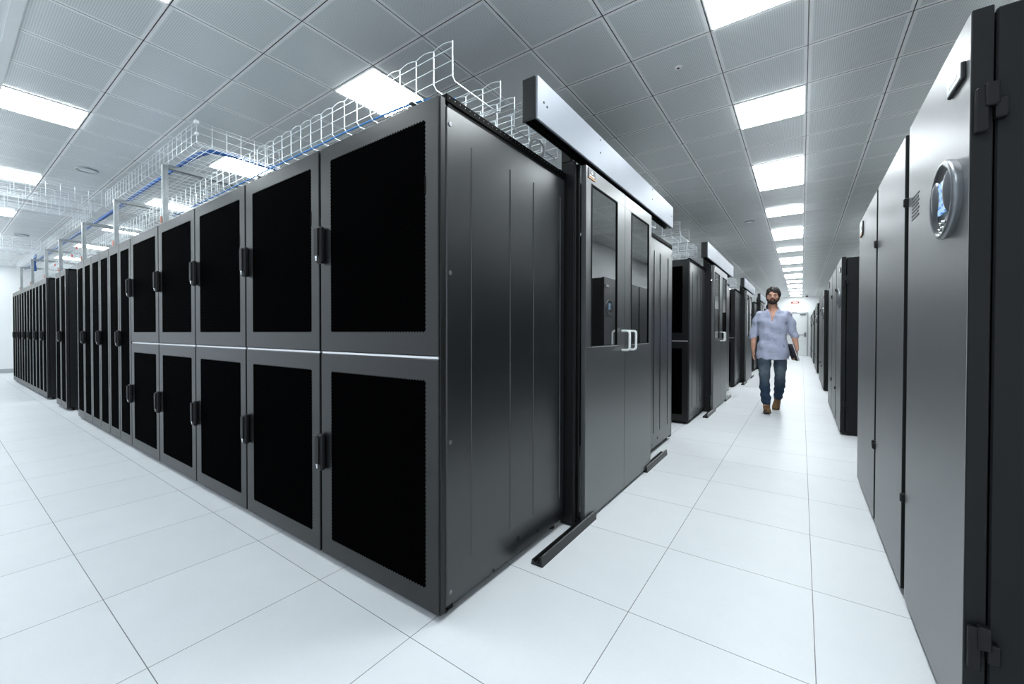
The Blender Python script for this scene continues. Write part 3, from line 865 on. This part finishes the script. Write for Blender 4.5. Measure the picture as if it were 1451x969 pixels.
def vox(mb, name, mat, parent, size=.006, smooth=2, disp=None, cut=None):
    o = mb.build(name, mat)
    m = o.modifiers.new('r', 'REMESH'); m.mode = 'VOXEL'; m.voxel_size = size; m.use_smooth_shade = True
    m = o.modifiers.new('s', 'SMOOTH'); m.factor = .5; m.iterations = smooth
    if cut is not None:
        c = cut.build('cutter'); b = o.modifiers.new('b', 'BOOLEAN'); b.operation = 'DIFFERENCE'; b.object = c; b.solver = 'EXACT'
    bpy.context.view_layer.update()
    dg = bpy.context.evaluated_depsgraph_get()
    me = bpy.data.meshes.new_from_object(o.evaluated_get(dg))
    if disp:
        for v in me.vertices: v.co += disp(v.co, v.normal)
    me.materials.clear(); me.materials.append(mat)
    for p in me.polygons: p.use_smooth = True; p.material_index = 0
    o.modifiers.clear(); o.data = me; me.name = name
    if cut is not None: bpy.data.objects.remove(c)
    o.parent = parent
    return o
def torso_rings(g=0.):
    R = [(.73, .186, .124, .0), (.80, .190, .127, .0), (.90, .182, .122, .0), (1.00, .160, .106, .0), (1.08, .162, .108, -.004), (1.18, .174, .116, -.008), (1.27, .182, .120, -.008), (1.345, .176, .110, .0), (1.385, .150, .092, .006), (1.42, .118, .075, .008), (1.445, .075, .065, .006)]
    return [((0, y, z), (a+g, 0, 0), (0, b+g, 0)) for z, a, b, y in R]
man = thing('person', 'bearded man in light blue shirt and jeans walking up the aisle with a dark folder', 'person', (MX, MY, 0))
# body
b = MB()
loft_rings(b, torso_rings(-.014))
limb(b, [(0, .0, 1.40), (0, -.008, 1.46), (0, -.018, 1.53)], [.062, .054, .054])
# head: skull + jaw
def headfn(d, p):
    q = p.copy()
    if d.z < 0:
        q.x *= 1-.28*(-d.z)**1.3; q.y *= 1-.12*(-d.z)
        if d.y < 0: q.y -= .006
    if d.y < -.2: q.y = q.y*.97
    return q
b.ell((0, -.020, 1.615), (.074, .095, .115), 28, 20, headfn)
b.ell((0, -.092, 1.545), (.030, .022, .022), 14, 10)                       # chin
limb(b, [(0, -.110, 1.628), (0, -.124, 1.600)], [.008, .013])               # nose
b.ell((0, -.100, 1.640), (.055, .014, .012), 14, 8)                         # brow ridge
for s in (-1, 1):
    b.ell((s*.076, -.010, 1.605), (.010, .020, .032), 12, 8)                # ears
    b.ell((s*.040, -.085, 1.592), (.022, .018, .022), 12, 8)                # cheeks
# arms
RS, RE, RWr = (-.160, .005, 1.360), (-.228, .045, 1.105), (-.236, -.012, .865)
LS, LE, LW = (.160, .005, 1.360), (.238, .055, 1.10), (.282, -.035, .875)
limb(b, [RS, (-.208, .03, 1.24), RE], [.040, .041, .037]); limb(b, [RE, (-.235, .02, 1.02), RWr], [.040, .037, .026])
limb(b, [LS, (.212, .03, 1.24), LE], [.040, .041, .037]); limb(b, [LE, (.262, .02, 1.01), LW], [.040, .037, .026])
# hands
def hand(b, w, side, curl):
    w = Vector(w); dn = Vector((0, -.10, -1)).normalized(); fw = Vector((0, -1, .1)).normalized(); ins = Vector((-side, 0, 0))
    pc = w+dn*.055
    loft_rings(b, [(w+dn*.0, fw*.024, ins*.018), (w+dn*.03, fw*.034, ins*.015), (w+dn*.07, fw*.040, ins*.014), (w+dn*.092, fw*.037, ins*.012)], 16)
    for i, (off, ln) in enumerate(((.030, .068), (.010, .077), (-.010, .072), (-.030, .057))):
        r0 = w+dn*.086+fw*off
        c1, c2 = (.25, .6) if not curl else (.75, 1.25)
        k1 = r0+(dn*math.cos(c1*.5)+ins*math.sin(c1*.5))*ln*.42
        k2 = k1+(dn*math.cos(c1)+ins*math.sin(c1))*ln*.32
        k3 = k2+(dn*math.cos(c2)+ins*math.sin(c2))*ln*.26
        limb(b, [r0, k1, k2, k3], [.0092, .0085, .0078, .0066], 10)
    t0 = w+dn*.030+fw*.026+ins*.004
    t1 = t0+(fw*.6+dn*.7+ins*.25).normalized()*.036; t2 = t1+(fw*.25+dn*.9+ins*.3).normalized()*.028
    limb(b, [t0, t1, t2], [.013, .0105, .0085], 10)
hand(b, RWr, -1, False); hand(b, LW, 1, True)
# legs inside the jeans down to the ankles
RH_, RK, RA = (-.088, 0, .88), (-.088, -.105, .485), (-.058, -.215, .10)
LH_, LK, LA = (.088, 0, .88), (.090, .005, .475), (.058, .235, .125)
limb(b, [RH_, (-.09, -.045, .70), RK, (-.078, -.15, .32), RA], [.075, .066, .048, .045, .034])
limb(b, [LH_, (.09, .01, .70), LK, (.080, .125, .33), LA], [.075, .066, .048, .045, .034])
body = vox(b, 'body', M['skin'], man, .0055, 2)
# eyes, lips
for s in (-1, 1):
    e = MB().ell((s*.031, -.1035, 1.618), (.0125, .006, .006), 12, 8).build('eye', M['eyew'], man)
    MB().ell((s*.031, -.1085, 1.618), (.0055, .0025, .0055), 10, 6).build('iris', M['hair'], e)
MB().ell((0, -.114, 1.566), (.022, .007, .007), 12, 8).build('mouth', M['lip'], man)
# hair and beard
def hairfn(d, p):
    q = p.copy(); n = .004*math.sin(9*d.x+3*d.z)+.004*math.sin(13*d.y+7*d.x); q += d*n
    return q
h = MB()
h.ell((0, .004, 1.658), (.093, .104, .108), 26, 16, hairfn)
for s in (-1, 1): h.ell((s*.072, -.022, 1.632), (.012, .030, .040), 12, 8)
for i in range(26):
    a = random.uniform(0, 2*PI); q = random.uniform(.2, 1)
    h.ell((.066*q*math.cos(a), .008+.074*q*math.sin(a), 1.652+.085*math.sqrt(1-q*q*.75)), (.020, .020, .018), 8, 6)
face_cut = MB().ell((0, -.128, 1.596), (.066, .075, .082), 24, 16)
vox(h, 'hair', M['hair'], man, .006, 1, cut=face_cut)
bd = MB()
bd.ell((0, -.070, 1.540), (.054, .046, .034), 20, 12)
for s in (-1, 1): limb(bd, [(s*.070, -.030, 1.600), (s*.062, -.055, 1.565), (s*.035, -.088, 1.540)], [.008, .013, .018], 10)
limb(bd, [(-.028, -.104, 1.562), (-.014, -.117, 1.580), (.014, -.117, 1.580), (.028, -.104, 1.562)], [.006, .0065, .0065, .006], 8)
vox(bd, 'beard', M['hair'], man, .005, 1, cut=MB().ell((0, -.118, 1.566), (.021, .02, .0065), 14, 8))
for s in (-1, 1):
    MB().tube([(s*.014, -.1125, 1.640), (s*.032, -.1135, 1.646), (s*.052, -.096, 1.640)], [.004, .0055, .003], 8).build('eyebrow', M['hair'], man)
# shirt
s_ = MB()
loft_rings(s_, torso_rings(.010)[:-1])
limb(s_, [RS, (-.206, .03, 1.24), (-.230, .045, 1.10), (-.236, .038, 1.055)], [.060, .058, .053, .050])
limb(s_, [LS, (.210, .03, 1.24), (.240, .055, 1.10), (.250, .048, 1.055)], [.060, .058, .053, .050])
for w, a in ((-1, (-.2325, .043, 1.09)), (1, (.244, .052, 1.09))):
    e = Vector(a); d = Vector((w*.02, -.03, -.08)).normalized()
    limb(s_, [e+d*-.012, e+d*.045], [.052, .053], 18)
def wr(co, n):
    k = .006*math.sin(38*co.z+14*co.x+5*co.y)+.004*math.sin(23*co.z-31*co.x)+.003*math.sin(61*co.x+17*co.z)
    return n*k*(1 if co.z < 1.38 else .3)
cut = MB().poly([(-.062, -.30, 1.48), (.062, -.30, 1.48), (.006, -.30, 1.27), (-.006, -.30, 1.27)], (0, .29, 0)).ell((0, -.005, 1.475), (.064, .068, .055), 20, 12)
vox(s_, 'shirt', M['shirt'], man, .008, 3, disp=wr, cut=cut)
for s in (-1, 1):
    cl = MB()
    P = [(0, .062, 1.475), (s*.062, .035, 1.472), (s*.074, -.025, 1.450), (s*.050, -.085, 1.405)]
    Q = [(0, .075, 1.430), (s*.078, .045, 1.430), (s*.100, -.035, 1.405), (s*.086, -.098, 1.372)]
    vs = [Vector(p) for p in P]+[Vector(q) for q in Q]; off = Vector((0, -.004, .004))
    vs += [v+off for v in vs]
    fs = [(i, i+1, 5+i, 4+i) for i in range(3)] + [(8+i, 9+i, 13+i, 12+i) for i in range(3)] + [(i, i+1, 9+i, 8+i) for i in range(3)] + [(4+i, 5+i, 13+i, 12+i) for i in range(3)] + [(3, 7, 15, 11), (0, 4, 12, 8)]
    cl.add(vs, fs); cl.build('collar', M['shirt'], man)
mb = MB().box(-.011, .011, -.134, -.1305, .76, 1.0)
for k in range(6): MB().disc((0, -.131-(.004 if k in (2, 3, 4) else 0), 1.26-k*.085), (0,1,0), .0055, .006, 10).build('button', M['print'], man)
# jeans
j = MB()
loft_rings(j, [((0, 0, .99), (.155, 0, 0), (0, .104, 0)), ((0, .004, .90), (.158, 0, 0), (0, .108, 0)), ((0, .004, .82), (.162, 0, 0), (0, .108, 0)), ((0, 0, .765), (.150, 0, 0), (0, .10, 0))])
limb(j, [RH_, (-.092, -.045, .70), RK, (-.080, -.150, .32), (-.060, -.205, .145)], [.082, .084, .066, .064, .058])
limb(j, [LH_, (.092, .01, .70), LK, (.082, .120, .33), (.062, .215, .17)], [.082, .084, .066, .064, .058])
def wj(co, n):
    return n*(.005*math.sin(70*co.z+20*co.x)*(1 if co.z < .35 else .35)+.004*math.sin(33*co.z+25*co.y))
vox(j, 'jeans', M['denim'], man, .008, 3, disp=wj)
# shoes
for (hx, hy, hz, pitch, yaw) in ((-.055, -.195, .0, -.10, .10), (.058, .262, .075, .42, -.12)):
    Rm = Matrix.Rotation(yaw, 4, 'Z') @ Matrix.Rotation(pitch, 4, 'X')
    base = Vector((hx, hy, hz))
    def tf(p): return base + Rm @ Vector(p)
    sh = MB()
    R = []
    for (y, w, hgt) in ((.045, .026, .05), (.03, .036, .075), (-.02, .038, .085), (-.07, .040, .075), (-.12, .045, .055), (-.17, .046, .042), (-.205, .036, .032), (-.222, .018, .022)):
        R.append((tf((0, y, .018+hgt/2)), Rm @ Vector((w, 0, 0)), Rm @ Vector((0, 0, hgt/2))))
    loft_rings(sh, R, 18)
    limb(sh, [tf((0, 0, .06)), tf((0, .0, .135))], [.044, .046])
    so = vox(sh, 'shoe', M['shoe'], man, .006, 2)
    sl = MB(); out = [(.0, .052), (.032, .035), (.036, -.03), (.042, -.11), (.047, -.165), (.036, -.21), (.0, -.232), (-.036, -.21), (-.047, -.165), (-.042, -.11), (-.036, -.03), (-.032, .035)]
    sl.add([tf((x, y, .0)) for x, y in out]+[tf((x, y, .022)) for x, y in out], [tuple(range(11, -1, -1)), tuple(range(12, 24))]+[(i, (i+1) % 12, 12+(i+1) % 12, 12+i) for i in range(12)])
    sl.build('sole', M['sole'], so)
# folder in his left hand
fo = thing('folder', 'dark folder held at his side in the left hand of the walking man', 'folder', (MX+.248, MY-.055, .80))
fo.rotation_euler = (0, -.30, .30)
MB().rbox(-.010, -.006, -.13, .12, -.075, .16, .0015).rbox(.006, .010, -.13, .12, -.075, .16, .0015).rbox(-.010, .010, .116, .122, -.075, .16, .002).build('cover', M['folder'], fo)
MB().box(-.0055, .0055, -.125, .114, -.071, .156).build('pages', M['paper'], fo)

# ------------------------------------------------------------ camera, world, view
f, yaw, pitch, roll, cx, cy = 584.3168, .6202, .01171, .00122, 1.09603, -1.10453
F = Vector((-math.sin(yaw)*math.cos(pitch), math.cos(yaw)*math.cos(pitch), -math.sin(pitch)))
R = Vector((math.cos(yaw), math.sin(yaw), 0)); U = R.cross(F)
R2 = R*math.cos(roll)+U*math.sin(roll); U2 = -R*math.sin(roll)+U*math.cos(roll)
cd = bpy.data.cameras.new('camera'); cam = bpy.data.objects.new('camera', cd); C.objects.link(cam)
mt = Matrix((R2, U2, -F)).transposed().to_4x4(); mt.translation = Vector((cx, cy, 1.10)); cam.matrix_world = mt
cd.sensor_width = 36; cd.lens = f/1451*36; cd.shift_x = 7.128/1451; cd.shift_y = -5.997/1451; cd.clip_start = .02
sc = bpy.context.scene; sc.camera = cam
w = bpy.data.worlds.new('world'); w.use_nodes = True; sc.world = w
w.node_tree.nodes['Background'].inputs[0].default_value = (.8, .9, 1, 1); w.node_tree.nodes['Background'].inputs[1].default_value = 1.15
vs = sc.view_settings; vs.view_transform = 'Standard'; vs.look = 'None'; vs.exposure = .12; vs.gamma = 1; vs.use_curve_mapping = False
